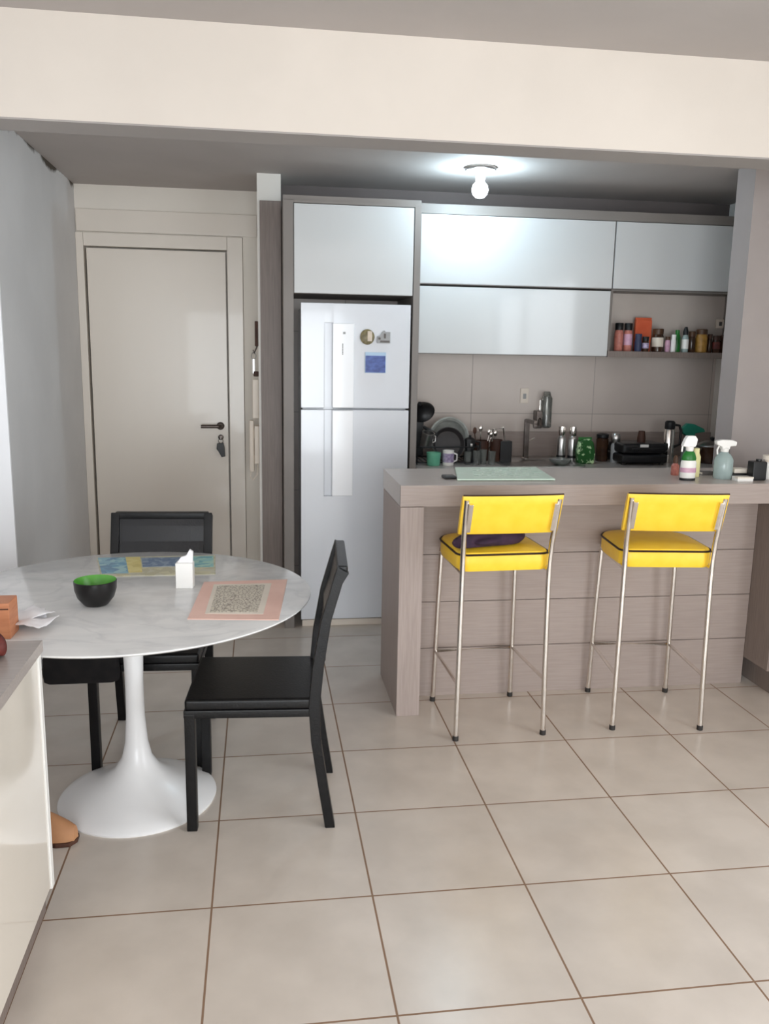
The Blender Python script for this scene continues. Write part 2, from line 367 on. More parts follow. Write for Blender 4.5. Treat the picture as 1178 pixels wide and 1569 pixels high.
h = MB(); h.lathe([(0.017, 0), (0.017, 0.007), (0.013, 0.009)], mtx=Matrix.Translation((0.356, -0.001, 0.985)) @ Matrix.Rotation(PI/2, 4, 'X'), n=16)
h.build('lock_plate', 'dark_steel', d)
k = thing('keyring', 'black keys hanging from the lock under the lever of the white entry door', 'keys', (-0.094, 3.625, 0.985))
MB().box(-0.003, 0.003, -0.012, 0.016, -0.011, 0.011, 0.001).build('key', 'dark_steel', k)
MB().tube([(0.014*math.sin(2*PI*i/14), -0.008, -0.02+0.014*math.cos(2*PI*i/14)) for i in range(14)], 0.0018, 6, True).build('split_ring', 'dark_steel', k)
MB().prism([(-0.022, -0.035), (0.016, -0.03), (0.022, -0.06), (0.026, -0.115), (0.004, -0.12), (-0.014, -0.085), (-0.026, -0.07)], 'y', -0.017, -0.001, 0.003).build('key_fob', 'black', k)

# intercom and hook on the partition's entrance side
t = thing('intercom_phone', 'cream intercom handset mounted on the partition wall beside the entry door', 'intercom', (0.142, 3.3, 0.82))
MB().box(-0.028, 0, -0.045, 0.045, 0.05, 0.27, 0.006).build('wall_base', 'cream_plastic', t)
MB().box(-0.058, -0.03, -0.03, 0.03, 0.0, 0.30, 0.010).box(-0.03, -0.026, -0.02, 0.02, 0.05, 0.10).box(-0.03, -0.026, -0.02, 0.02, 0.2, 0.25).build('handset', 'cream_plastic', t)
MB().tube([(-0.05, -0.01, 0.0), (-0.055, -0.01, -0.03), (-0.04, -0.01, -0.05), (-0.015, 0, -0.02), (-0.008, 0, 0.06)], 0.004, 8).build('cord', 'cream_plastic', t)
tag(MB().box(-0.038+0.142, 0.142, 3.28, 3.32, 1.13, 1.355, 0.006).build('cable_cover', 'cream_plastic'), 'cream cable cover running up the partition above the intercom', 'cable cover')
t = thing('key_hook', 'dark metal hooks with small hanging keys above the intercom on the partition', 'hook', (0.142, 3.3, 1.37))
MB().box(-0.02, 0, -0.03, 0.03, 0.17, 0.31, 0.004).build('backplate', 'dark_brown', t)
MB().tube([(0, 0, 0.19), (-0.012, 0, 0.16), (-0.026, 0, 0.13), (-0.03, 0, 0.15)], 0.004, 8).build('hook', 'dark_steel', t)
MB().tube([(-0.028+0.013*math.sin(2*PI*i/12), 0, 0.115+0.02*math.cos(2*PI*i/12)) for i in range(12)], 0.003, 6, True).box(-0.036, -0.02, -0.006, 0.006, 0.015, 0.10, 0.003).build('key', 'steel', t)
MB().box(-0.03, 0.0, -0.012, 0.012, 0.0, 0.03, 0.004).build('tag', 'dark_brown', t)

# ------------------------------------------------------------------ tall fridge cabinet, fridge
t = thing('tall_cabinet', 'tall grey fridge housing with a glossy white door above the fridge', 'cabinet', (0, 0, 0))
MB().box(0.272, 0.325, 2.862, 3.39, 0, 2.275, 0.0015).build('side_panel', 'carcass', t)
MB().box(0.955, 0.99, 2.862, 3.39, 0, 2.275, 0.0015).build('side_panel', 'carcass', t)
MB().box(0.325, 0.955, 2.885, 3.39, 1.815, 1.833).box(0.325, 0.955, 2.862, 3.39, 2.262, 2.275).box(0.325, 0.955, 3.37, 3.39, 1.833, 2.262).build('carcass', 'carcass', t)
MB().box(0.328, 0.951, 2.862, 2.884, 1.816, 2.259, 0.002).build('door', 'gloss_white', t)
t = thing('refrigerator', 'white two-door refrigerator standing in the grey housing beside the bar', 'refrigerator', (0, 2.86, 0))
MB().box(0.372, 0.938, 0.062, 0.53, 0.03, 1.755, 0.006).build('body', 'fridge_white', t)
def fdoor(name, z0, z1, g0, g1):
    # door with an upright recessed grip; the groove runs between g0 and g1
    b = MB(); X0, X1, GX0, GX1 = 0.362, 0.944, 0.487, 0.531
    if name == 'freezer_door':
        b.box(X0, GX0, 0, 0.056, z0, z1, 0.004).box(GX1, X1, 0, 0.056, z0, z1, 0.004).box(GX0-.005, GX1+.005, 0, 0.056, g1, z1, 0.003)
    else:
        b.box(X0, GX0, 0, 0.056, z0, z1, 0.004).box(GX1, X1, 0, 0.056, z0, z1, 0.004).box(GX0-.005, GX1+.005, 0, 0.056, z0, g0, 0.003)
    b.box(GX0-.005, GX1+.005, 0.03, 0.056, z0+0.003, z1-0.003)
    o = b.build(name, 'fridge_white', t)
    MB().box(GX1-0.002, 0.642, -0.009, 0.006, g0+0.002, g1-0.002, 0.004).build('grip_panel', 'reflection_enamel', o)
    return o
f = fdoor('freezer_door', 1.222, 1.768, 1.222, 1.668)
b = MB().box(0.583, 0.596, -0.0105, -0.0085, 1.61, 1.622); b.build('emblem', 'grey_plastic', f)
b = MB()
for i in range(7): b.box(0.579, 0.584, -0.0105, -0.0085, 1.555-i*0.0085, 1.561-i*0.0085)
b.build('lettering', 'ink', f)
fdoor('fridge_door', 0.048, 1.213, 0.745, 1.213)
MB().box(0.37, 0.94, 0.03, 0.06, 0.0, 0.036, 0.002).build('plinth_grille', 'cream_plastic', t)
t = thing('round_magnet', 'round olive and beige souvenir magnet on the freezer door', 'magnet', (0.712, 2.852, 1.598))
R90 = Matrix.Rotation(PI/2, 4, 'X')
MB().lathe([(0.040, -0.008), (0.040, 0.004), (0.035, 0.007)], n=28, mtx=R90, sx=0.95).build('disc', 'magnet_olive', t)
MB().box(0.0, 0.024, -0.0095, -0.006, -0.022, 0.03, 0.001).build('figure', 'magnet_beige', t)
t = thing('souvenir_magnet', 'small grey house-shaped magnet right of the round one on the freezer', 'magnet', (0.800, 2.852, 1.597))
MB().prism([(-0.036, -0.03), (0.034, -0.03), (0.034, 0.028), (0.01, 0.028), (0.002, 0.036), (-0.01, 0.028), (-0.018, 0.01), (-0.036, 0.004)], 'y', -0.005, 0.008, 0.001).build('plate', 'grey_plastic', t)
MB().box(0.0, 0.01, -0.008, -0.004, -0.005, 0.02).box(-0.02, 0.03, -0.008, -0.004, -0.026, -0.016).box(-0.03, -0.018, -0.008, -0.004, -0.012, 0.0).build('relief', 'ink', t)
t = thing('photo_magnet', 'blue rectangular picture magnet below the other magnets on the freezer', 'magnet', (0.757, 2.852, 1.463))
MB().box(-0.055, 0.056, -0.002, 0.008, -0.052, 0.056, 0.001).build('card', 'cup_green', t)
MB().box(-0.053, 0.053, -0.004, -0.001, -0.050, 0.038).build('picture', 'blue_photo', t)
M['cup_green_pale'] = mat('pale_blue_card', srgb(170, 196, 220), srgb(180, 206, 228), rough=0.4)
t.children[0].data.materials[0] = M['cup_green_pale']

# ------------------------------------------------------------------ wall cabinets
struct('trim_3', MB().box(0.99, 2.95, 3.045, 3.065, 2.264, 2.315, 0.001).box(0.272, 0.99, 2.875, 2.895, 2.276, 2.30, 0.001), 'carcass')
def wall_cab(name, label, x0, x1, z0, z1, dx0=0.003, dx1=0.003):
    t = thing(name, label, 'cabinet', (0, 3.03, 0))
    b = MB().box(x0, x0+0.018, 0.022, 0.37, z0, z1).box(x1-0.018, x1, 0.022, 0.37, z0, z1)
    b.box(x0+0.018, x1-0.018, 0.022, 0.37, z0, z0+0.018).box(x0+0.018, x1-0.018, 0.022, 0.37, z1-0.018, z1).box(x0+0.018, x1-0.018, 0.352, 0.37, z0+0.018, z1-0.018)
    b.build('carcass', 'carcass', t)
    MB().box(x0+dx0, x1-dx1, 0, 0.021, z0+0.004, z1-0.003, 0.002).build('door', 'gloss_white', t)
    return t
wall_cab('wall_cabinet', 'wide glossy white flap cabinet in the top row, left of the narrower one', 1.0, 2.126, 1.892, 2.262, 0.014)
wall_cab('wall_cabinet', 'shorter glossy white flap cabinet in the top row, above the spice shelf', 2.128, 2.946, 1.892, 2.262)
wall_cab('wall_cabinet', 'glossy white flap cabinet in the lower row, left of the spice shelf', 0.995, 2.122, 1.515, 1.884, 0.010)
t = thing('wall_shelf', 'open grey niche shelf holding spice jars under the top cabinet', 'shelf', (0, 3.03, 0))
MB().box(2.124, 2.946, 0.0, 0.37, 1.515, 1.549, 0.001).build('shelf_board', 'laminate_dark', t)
MB().box(2.124, 2.142, 0.022, 0.36, 1.549, 1.884).build('side_panel', 'carcass', t)
MB().box(2.928, 2.946, 0.005, 0.36, 1.549, 1.884).build('side_panel', 'carcass', t)
MB().box(2.124, 2.946, 0.005, 0.37, 1.884, 1.890).build('top_board', 'carcass', t)
MB().box(2.142, 2.928, 0.2, 0.215, 1.549, 1.884).build('back_panel', 'niche_back', t)

# ceiling lamp: bare bulb in a white holder
t = thing('ceiling_lamp', 'bare glowing bulb in a white holder on the kitchen ceiling', 'lamp', (1.255, 2.70, CK))
MB().lathe([(0.078, 0), (0.078, -0.012), (0.066, -0.02), (0.03, -0.024)], n=32).build('ceiling_rose', 'white_plastic', t)
MB().lathe([(0.0785, -0.006), (0.080, -0.008), (0.080, -0.013), (0.074, -0.0165)], n=32, cap0=False, cap1=False).build('rim_shadow', 'dark_steel', t)  # dark ring stands in for the shadow at the rose's edge
MB().lathe([(0.024, -0.022), (0.026, -0.05), (0.022, -0.062)], n=24).build('socket', 'white_plastic', t)
MB().lathe([(0.015, -0.06), (0.022, -0.07), (0.036, -0.086), (0.041, -0.106), (0.036, -0.128), (0.02, -0.144), (0, -0.149)], n=24).build('bulb', 'bulb', t)

# ------------------------------------------------------------------ kitchen worktop run
t = thing('kitchen_worktop', 'taupe kitchen worktop with upstand along the tiled back wall', 'worktop', (0, 0, 0))
MB().box(0.992, 2.995, 2.79, 3.398, 0.865, 0.90, 0.002).build('slab', 'laminate_top', t)
MB().box(0.992, 2.995, 3.378, 3.398, 0.90, 1.052, 0.002).build('upstand', 'laminate_h', t)
t = thing('base_cabinet', 'grey base cabinets under the back worktop behind the bar', 'cabinet', (0, 0, 0))
MB().box(0.995, 2.99, 2.83, 3.39, 0.1, 0.865).box(1.0, 2.98, 2.88, 3.39, 0, 0.1).build('carcass', 'carcass', t)
for i in range(4): MB().box(1.0+i*0.4975, 1.4925+i*0.4975-0.002, 2.808, 2.83, 0.11, 0.855, 0.002).build('door', 'gloss_white', t)

# sink rim, faucet
t = thing('kitchen_sink', 'steel kitchen sink rim set in the back worktop below the faucet', 'sink', (1.74, 3.05, 0.90))
r0 = rrect(-0.24, 0.24, -0.19, 0.12, (.05,)*4); r1 = inset(r0, 0.025); r2 = inset(r0, 0.035)
MB().loft([[(x, y, 0.0) for x, y in r0], [(x, y, 0.006) for x, y in r0], [(x, y, 0.006) for x, y in r1], [(x, y, 0.001) for x, y in r2]]).build('rim', 'steel', t)
t = thing('kitchen_faucet', 'tall dark square faucet standing behind the sink', 'faucet', (1.727, 3.225, 0.90))
MB().lathe([(0.026, 0), (0.026, 0.01), (0.02, 0.014)], n=20).build('base_ring', 'chrome', t)
MB().box(-0.014, 0.014, -0.014, 0.014, 0.012, 0.24, 0.003).box(-0.012, 0.012, -0.17, 0.0, 0.222, 0.244, 0.003).box(-0.01, 0.01, -0.17, -0.15, 0.20, 0.224, 0.003).build('spout', 'dark_steel', t)
MB().tube([(0.012, 0, 0.11), (0.05, -0.01, 0.13)], 0.005, 8).build('lever', 'chrome', t)
t = thing('water_filter', 'clear and chrome water filter mounted on the backsplash above the faucet', 'water filter', (1.885, 3.345, 1.078))
MB().lathe([(0.02, 0), (0.033, 0.008), (0.033, 0.18), (0.024, 0.2), (0.018, 0.222), (0, 0.224)], n=20).build('canister', 'glass', t)
MB().lathe([(0.03, 0.01), (0.014, 0.04), (0.014, 0.19), (0, 0.2)], n=16).build('cartridge', 'steel', t)
MB().box(-0.066, -0.034, -0.03, 0.05, 0.0, 0.105, 0.004).tube([(-0.05, -0.02, 0.06), (-0.05, -0.06, 0.05), (-0.05, -0.07, 0.02)], 0.008, 8).build('tap_body', 'dark_steel', t)
MB().box(-0.034, 0.034, 0.03, 0.054, 0.02, 0.17, 0.003).build('bracket', 'chrome', t)
t = thing('wall_outlet', 'small cream outlet plate on the backsplash left of the water filter', 'outlet', (1.757, 3.4, 1.272))
MB().box(-0.026, 0.026, -0.008, 0, -0.045, 0.045, 0.003).build('plate', 'cream_plastic', t)
MB().box(-0.01, 0.01, -0.011, -0.006, -0.02, 0.012, 0.002).build('socket_face', 'grey_plastic', t)

# ---- small containers: one helper for lathe-shaped vessels
def vessel(name, label, cat, x, y, z, parts, group=None, n=20, rz=0):
    t = thing(name, label, cat, (x, y, z), rz, group)
    for pname, m, prof in parts:
        MB().lathe(prof, n=n).build(pname, m, t)
    return t
def jar(label, x, y, z, r, h, lidh, body, lid, lab=None, name='spice_jar', cat='jar', group='spice jars and bottles on the niche shelf'):
    P = [('glass_body', body, [(r*.9, 0), (r, .004), (r, h-lidh-.012), (r*.85, h-lidh)]),
         ('lid', lid, [(r*.92, h-lidh), (r*.95, h-.003), (r*.88, h)])]
    if lab: P.append(('paper_label', lab, [(r*1.02, .22*h), (r*1.02, (h-lidh)*.82)]))
    return vessel(name, label, cat, x, y, z, P, group)
ZS = 1.549
jar('leftmost tall salmon spice jar with a black lid on the niche shelf', 2.214, 3.10, ZS, .025, .160, .040, 'salmon', 'black', 'salmon')
jar('second tall salmon spice jar with black lid, touching the orange packet', 2.270, 3.10, ZS, .025, .160, .040, 'salmon', 'black', 'pinkprint')
t = thing('spice_packet', 'orange upright packet behind a dark blue jar on the niche shelf', 'packet', (2.388, 3.165, ZS), 0)
MB().prism([(-0.048, 0), (0.048, 0), (0.052, 0.09), (0.05, 0.182), (-0.05, 0.188), (-0.052, 0.09)], 'y', -0.012, 0.012, 0.004).build('pouch', 'red_orange', t)
MB().box(-0.05, 0.05, -0.004, 0.004, 0.18, 0.196, 0.001).build('top_seal', 'red_orange', t)
jar('short dark blue jar in front of the orange packet', 2.322, 3.07, ZS, .020, .10, .03, 'navy', 'navy', None)
jar('short dark jar with a pale label before the orange packet', 2.366, 3.068, ZS, .020, .085, .025, 'brown_glass', 'black', 'lilac')
jar('brown-lidded jar with a cream label right of the orange packet', 2.455, 3.10, ZS, .033, .132, .032, 'brown_glass', 'brown_lid', 'cream')
jar('tiny pinkish jar beside the white spice tube', 2.510, 3.085, ZS, .015, .088, .02, 'pinkprint', 'brown_lid')
jar('slim white spice tube left of the green bottle', 2.541, 3.075, ZS, .0145, .10, .022, 'white_plastic', 'white_plastic')
vessel('spice_bottle', 'slim dark green bottle between white tube and black-capped bottle', 'bottle', 2.577, 3.105, ZS, [('glass_body', 'green', [(.018, 0), (.02, .005), (.02, .085), (.012, .105)]), ('cap', 'green', [(.012, .105), (.012, .128)])], 'spice jars and bottles on the niche shelf')
vessel('spice_bottle', 'pale bottle with a pointed black cap on the niche shelf', 'bottle', 2.621, 3.09, ZS, [('glass_body', 'clear', [(.018, 0), (.02, .005), (.02, .08), (.012, .10)]), ('cap', 'black', [(.015, .10), (.015, .12), (.008, .146)]), ('paper_label', 'white_plastic', [(.0206, .02), (.0206, .075)])], 'spice jars and bottles on the niche shelf')
jar('dark brown jar between the black-capped bottle and amber jar', 2.667, 3.10, ZS, .021, .122, .03, 'brown_glass', 'brown_lid')
jar('wide amber jar with brown lid near the shelf right end', 2.727, 3.10, ZS, .034, .135, .03, 'gold', 'brown_lid', 'gold')
jar('thin amber-brown jar between the wide amber jar and dark jars', 2.778, 3.095, ZS, .0145, .108, .025, 'brown_glass', 'dark_brown')
jar('dark jar with a small white label right of the amber jar', 2.818, 3.09, ZS, .023, .10, .025, 'brown_glass', 'dark_brown', 'maroon')
jar('rightmost dark brown jar on the niche shelf', 2.868, 3.09, ZS, .025, .104, .028, 'brown_glass', 'dark_brown')
t = thing('shelf_socket', 'small pale socket plate on the right end of the niche shelf', 'socket', (2.905, 3.225, 1.722))
MB().box(-0.03, 0.02, -0.012, 0.004, -0.026, 0.026, 0.003).build('plate', 'cream_plastic', t)
MB().box(-0.012, 0.006, -0.016, -0.010, -0.012, 0.012, 0.002).build('socket_hole', 'ink', t)

# ---- dish drainer area
Z9 = 0.90
t = thing('dish_rack', 'black wire dish rack with dishes on the back worktop beside the fridge housing', 'dish rack', (1.22, 3.12, Z9))
b = MB()
for z in (0.012, 0.10):
    b.tube([(x, y, z) for x, y in rrect(-0.21, 0.16, -0.14, 0.15, (.03,)*4, 3)], 0.004, 6, True)
for x in (-0.2, 0.15):
    for y in (-0.13, 0.14): b.tube([(x, y, 0.0), (x, y, 0.10)], 0.004, 6)
b.build('frame', 'black', t)
b = MB()
for i in range(12): b.tube([(-0.19+i*0.03, -0.14, 0.012), (-0.19+i*0.03, 0.15, 0.012)], 0.0025, 5)
b.build('wires', 'black', t)
def tilted(cx, cy, cz, ax, rz=0): return Matrix.Translation((cx, cy, cz)) @ Matrix.Rotation(rz, 4, 'Z') @ Matrix.Rotation(ax, 4, 'X')
t = thing('strainer', 'big round steel strainer standing upright at the back of the dish rack', 'strainer', (1.245, 3.19, Z9+0.014))
MB().lathe([(0.10, 0), (0.118, 0.0), (0.12, 0.006), (0.112, 0.01), (0.10, 0.0)], n=36, mtx=tilted(0, 0, 0.12, PI/2-0.12), cap0=False, cap1=False).build('rim', 'pale_steel', t)
MB().lathe([(0.10, 0.0), (0.09, -0.03), (0.06, -0.055), (0, -0.065)], n=36, mtx=tilted(0, 0, 0.12, PI/2-0.12), cap0=False).build('bowl', 'pale_steel', t)
t = thing('frying_pan', 'dark round frying pan leaning in front of the steel strainer', 'pan', (1.225, 3.10, Z9+0.014))
MB().lathe([(0, 0.028), (0.075, 0.028), (0.092, 0.0), (0.096, 0.0), (0.08, 0.034), (0, 0.034)], n=36, mtx=tilted(0, 0, 0.094, PI/2+2.9, 0)).build('pan_body', 'pan_dark', t)
MB().tube([(-0.07, 0.0, 0.14), (-0.12, 0.005, 0.17), (-0.15, 0.01, 0.19)], [0.01, 0.011, 0.008], 8).build('handle', 'black', t)
t = thing('black_pot_lid', 'black rounded pot lid propped high at the left end of the dish rack', 'lid', (1.095, 3.24, Z9+0.02))
MB().lathe([(0.07, 0), (0.072, 0.004), (0.055, 0.03), (0.02, 0.045), (0, 0.046)], n=28, mtx=tilted(0.0, 0, 0.255, 0.9, -0.5)).build('dome', 'black', t)
MB().tube([(-0.02, -0.02, 0.30), (-0.03, -0.05, 0.31)], 0.012, 8).build('knob', 'black', t)
MB().box(-0.045, 0.005, -0.01, 0.02, 0.0, 0.22, 0.006).build('stand', 'black', t)
t = thing('steel_mug', 'shiny steel mug hanging among the dishes left of the frying pan', 'mug', (1.085, 3.09, Z9+0.09))
MB().lathe([(0.03, 0), (0.034, 0.004), (0.036, 0.09), (0.033, 0.09), (0.03, 0.01), (0, 0.008)], n=24, mtx=tilted(0, 0, 0, 0.35, 0.4)).build('cup_body', 'steel', t)
MB().tube([(0.034, 0, 0.07), (0.058, 0, 0.06), (0.058, 0, 0.03), (0.034, 0, 0.02)], 0.005, 8).build('handle', 'steel', t)
tag(MB().lathe([(0.033, 0), (0.036, 0.003), (0.041, 0.074), (0.038, 0.074), (0.034, 0.008), (0, 0.006)], 1.107, 2.95, 24).build('cup', 'cup_green'), 'green cup upside of the bar edge at the left end of the back worktop', 'cup').location.z = Z9
bpy.data.objects['cup']['label'] = 'green plastic cup at the left end of the back worktop'
t = thing('mug', 'white and lilac mug right of the green cup', 'mug', (1.190, 2.95, Z9))
MB().lathe([(0.028, 0), (0.031, 0.003), (0.032, 0.086), (0.029, 0.086), (0.027, 0.008), (0, 0.006)], n=24).build('cup_body', 'white_plastic', t)
MB().lathe([(0.0326, 0.02), (0.0332, 0.07)], n=24, cap0=False, cap1=False).build('printed_band', 'lilac', t)
MB().tube([(0.03, 0, 0.07), (0.05, 0, 0.062), (0.05, 0, 0.03), (0.03, 0, 0.02)], 0.005, 8).build('handle', 'white_plastic', t)
GL = 'drinking glasses drying on the back worktop'
for i, (x, y, h) in enumerate([(1.315, 3.0, .072), (1.362, 2.98, .08), (1.408, 3.01, .082), (1.452, 2.985, .076)]):
    tag(MB().lathe([(0.017, 0), (0.019, 0.002), (0.022, h), (0.0205, h), (0.0175, 0.006), (0, 0.005)], x, y, 20).build('drinking_glass', 'glass'),
        ['leftmost clear glass of the four drying beside the lilac mug', 'second clear glass from the lilac mug', 'third clear glass from the lilac mug', 'rightmost clear glass of the four drying glasses'][i], 'glass', GL).location.z = Z9
t = thing('utensil_holder', 'dark cutlery holder full of steel utensils behind the drying glasses', 'utensil holder', (1.43, 3.16, Z9))
MB().lathe([(0.042, 0), (0.046, 0.003), (0.05, 0.12), (0.046, 0.12), (0.042, 0.01), (0, 0.008)], n=24).build('holder', 'dark_brown', t)
for i, (x, y, dx, h) in enumerate([(-.02, 0, -.03, .2), (.0, .01, .0, .215), (.02, 0, .05, .19), (.01, -.02, .08, .175), (.03, .01, .10, .18)]):
    u = MB().tube([(x, y, .02), (x+dx*.6, y, h*.8)], 0.003, 6).lathe([(0, 0), (.008, .006), (.012, .02), (.009, .036), (0, .042)], n=10, sy=.35, mtx=Matrix.Translation((x+dx*.6, y, h*.78)))
    u.build('spoon', 'chrome' if i else 'dark_brown', t)
t = thing('moka_pot', 'small black moka pot between the frying pan and the cutlery holder', 'pot', (1.352, 3.11, Z9))
MB().lathe([(0.036, 0), (0.036, 0.05), (0.026, 0.07), (0.034, 0.12), (0.03, 0.135), (0.008, 0.145), (0.008, 0.155), (0, 0.157)], n=8).build('pot_body', 'black', t)
MB().tube([(0.03, 0, 0.12), (0.06, 0, 0.115), (0.062, 0, 0.07)], 0.006, 8).build('handle', 'black', t)
MB().box(-0.006, 0.008, -0.04, -0.03, 0.09, 0.11, 0.002).build('badge', 'steel', t)
t = thing('steel_cup', 'steel measuring cup hooked beside the cutlery holder', 'cup', (1.512, 3.12, Z9))
MB().lathe([(0.03, 0), (0.033, 0.004), (0.036, 0.13), (0.033, 0.13), (0.03, 0.012), (0, 0.01)], n=20).build('cup_body', 'dark_brown', t)
MB().tube([(-0.03, -0.02, 0.12), (-0.03, -0.03, 0.19), (0.03, -0.03, 0.2), (0.045, -0.02, 0.13)], 0.005, 8).build('bail', 'chrome', t)
tag(MB().box(1.528, 1.598, 3.08, 3.14, 0.90, 1.024, 0.004).build('sponge_caddy', 'black'), 'black sponge caddy right of the cutlery holder', 'caddy')
def mill(label, x, y):
    t = thing('soap_dispenser', label, 'dispenser', (x, y, Z9), 0, 'chrome dispensers right of the faucet')
    MB().lathe([(0.025, 0), (0.026, 0.004), (0.026, 0.13), (0.02, 0.15), (0.018, 0.152)], n=20).build('bottle', 'steel', t)
    MB().lathe([(0.02, 0.152), (0.022, 0.175), (0.02, 0.205), (0.0, 0.21)], n=20).build('cap', 'chrome', t)
    MB().lathe([(0.0265, 0.02), (0.0265, 0.035)], n=20, cap0=False, cap1=False).build('band', 'black', t)
mill('left chrome dispenser of the pair right of the faucet', 1.921, 3.15)
mill('right chrome dispenser of the pair, next to the green package', 1.982, 3.13)
t = thing('glass_dish', 'small clear glass dish in front of the chrome dispensers', 'dish', (1.85, 2.96, Z9))
MB().lathe([(0.03, 0), (0.06, 0.02), (0.068, 0.036), (0.064, 0.036), (0.055, 0.022), (0.028, 0.005), (0, 0.004)], n=28).build('dish_body', 'glass', t)
MB().box(-0.05, 0.0, -0.02, 0.02, 0.012, 0.034, 0.006).build('soap', 'grey_plastic', t)
t = thing('sponge_pack', 'green and white patterned package standing right of the chrome dispensers', 'package', (2.020, 3.02, Z9))
MB().prism([(-0.045, 0), (0.05, 0), (0.055, 0.06), (0.042, 0.125), (0.02, 0.148), (-0.04, 0.14), (-0.055, 0.08)], 'y', -0.025, 0.025, 0.008).build('pack', 'green_pack', t)
MB().box(-0.045, 0.035, -0.004, 0.004, 0.13, 0.155, 0.001).build('seal', 'green', t)
t = thing('canister', 'dark lidded canister left of the black coffee maker', 'canister', (2.172, 3.14, Z9))
MB().lathe([(0.034, 0), (0.036, 0.004), (0.036, 0.135), (0.03, 0.14)], n=24).build('tin', 'brown_glass', t)
MB().lathe([(0.036, 0.14), (0.037, 0.16), (0.02, 0.168), (0, 0.17)], n=24).build('lid', 'black', t)
t = thing('salt_grinder', 'silver-topped grinder standing before the dark canister', 'grinder', (2.228, 3.08, Z9))
MB().lathe([(0.024, 0), (0.024, 0.10), (0.018, 0.115)], n=20).build('barrel', 'grey_plastic', t)
MB().lathe([(0.02, 0.115), (0.027, 0.13), (0.027, 0.16), (0.018, 0.172), (0, 0.174)], n=20).build('top', 'steel', t)
t = thing('electric_grill', 'large black electric grill with a knob on the back worktop', 'appliance', (2.335, 3.04, Z9))
MB().box(-0.125, 0.155, -0.11, 0.12, 0.012, 0.062, 0.012, 3).build('base', 'black', t)
MB().box(-0.12, 0.15, -0.105, 0.115, 0.066, 0.125, 0.016, 3).build('lid', 'black', t)
MB().tube([(-0.09, -0.105, 0.095), (-0.085, -0.14, 0.10), (0.115, -0.14, 0.10), (0.12, -0.105, 0.095)], 0.009, 10).build('handle', 'black', t)
MB().lathe([(0.024, 0.12), (0.024, 0.15), (0.018, 0.19), (0.0, 0.192)], 0.035, 0.0, 16).build('knob', 'dark_brown', t)
MB().box(-0.02, 0.03, -0.115, -0.108, 0.098, 0.122, 0.002).build('badge', 'white_plastic', t)
for sx in (-0.1, 0.13): MB().lathe([(0.014, 0), (0.014, 0.014)], sx, -0.08, 12).build('foot', 'rubber', t)
t = thing('sauce_pot', 'black saucepan behind the left end of the electric grill', 'pan', (2.305, 3.26, Z9))
MB().lathe([(0.07, 0), (0.074, 0.004), (0.076, 0.09), (0.072, 0.09), (0.07, 0.01), (0, 0.008)], n=32).build('pan_body', 'black', t)
MB().lathe([(0.077, 0.09), (0.07, 0.10), (0.03, 0.115), (0, 0.118)], n=32).build('lid', 'dark_steel', t)
MB().lathe([(0.008, 0.115), (0.016, 0.135), (0, 0.14)], n=12).build('knob', 'black', t)
t = thing('thermos', 'tall shiny steel thermos with black cap and handle', 'thermos', (2.558, 3.07, Z9))
MB().lathe([(0.03, 0), (0.031, 0.004), (0.031, 0.19), (0.026, 0.2)], n=24).build('flask', 'chrome', t)
MB().lathe([(0.028, 0.2), (0.030, 0.205), (0.030, 0.24), (0.022, 0.248), (0, 0.25)], n=24).build('cap', 'black', t)
MB().tube([(0.03, 0, 0.225), (0.06, 0, 0.22), (0.072, 0, 0.19), (0.07, 0, 0.11), (0.03, 0, 0.09)], 0.008, 10).build('handle', 'black', t)
t = thing('teal_sprayer', 'aqua bottle with a teal trigger top behind the white cleaner bottle', 'spray bottle', (2.70, 3.10, Z9))
MB().lathe([(0.038, 0), (0.04, 0.005), (0.04, 0.11), (0.02, 0.145), (0.016, 0.16)], n=24).build('bottle', 'clear', t)
MB().prism([(-0.05, 0.175), (-0.02, 0.155), (0.03, 0.155), (0.03, 0.172), (0.095, 0.182), (0.085, 0.2), (0.02, 0.228), (-0.02, 0.232), (-0.05, 0.205)], 'y', -0.018, 0.018, 0.005).build('trigger_head', 'teal', t)
t = thing('saucepan', 'dark saucepan between the cleaner bottle and the clear spray bottle', 'pan', (2.83, 3.06, Z9))
MB().lathe([(0.08, 0), (0.086, 0.005), (0.09, 0.1), (0.086, 0.1), (0.08, 0.012), (0, 0.01)], n=32).build('pan_body', 'brown_glass', t)
MB().lathe([(0.092, 0.1), (0.085, 0.112), (0.04, 0.13), (0, 0.134)], n=32).build('lid', 'steel', t)
MB().lathe([(0.008, 0.13), (0.018, 0.15), (0, 0.156)], n=12).build('lid_knob', 'black', t)
MB().tube([(-0.085, -0.03, 0.085), (-0.16, -0.08, 0.1)], 0.009, 8).build('handle', 'steel', t)

# ------------------------------------------------------------------ bar counter
ZB = 0.994
t = thing('bar_counter', 'taupe laminate breakfast bar with a waterfall leg at its left end', 'bar counter', (0, 0, 0))
MB().box(0.707, 2.995, 1.645, 2.147, 0.906, ZB, 0.0015).build('countertop', 'laminate_bar', t)
MB().box(0.707, 0.805, 1.645, 2.13, 0.0, 0.904, 0.0015).build('end_leg', 'laminate', t)
b = MB()
for z0, z1 in ((0.0, 0.224), (0.2265, 0.4385), (0.441, 0.654), (0.6565, 0.906)): b.box(0.806, 2.404, 1.85, 1.87, z0, z1, 0.001)
b.build('front_panel', 'laminate_h', t)
MB().box(0.706, 2.995, 1.6435, 1.66, 0.9065, ZB-0.0008, 0.0012).build('front_edge', 'laminate_h', t)
t = thing('bar_cabinet', 'dark taupe cabinet with a recessed plinth carrying the right end of the bar', 'cabinet', (0, 0, 0))
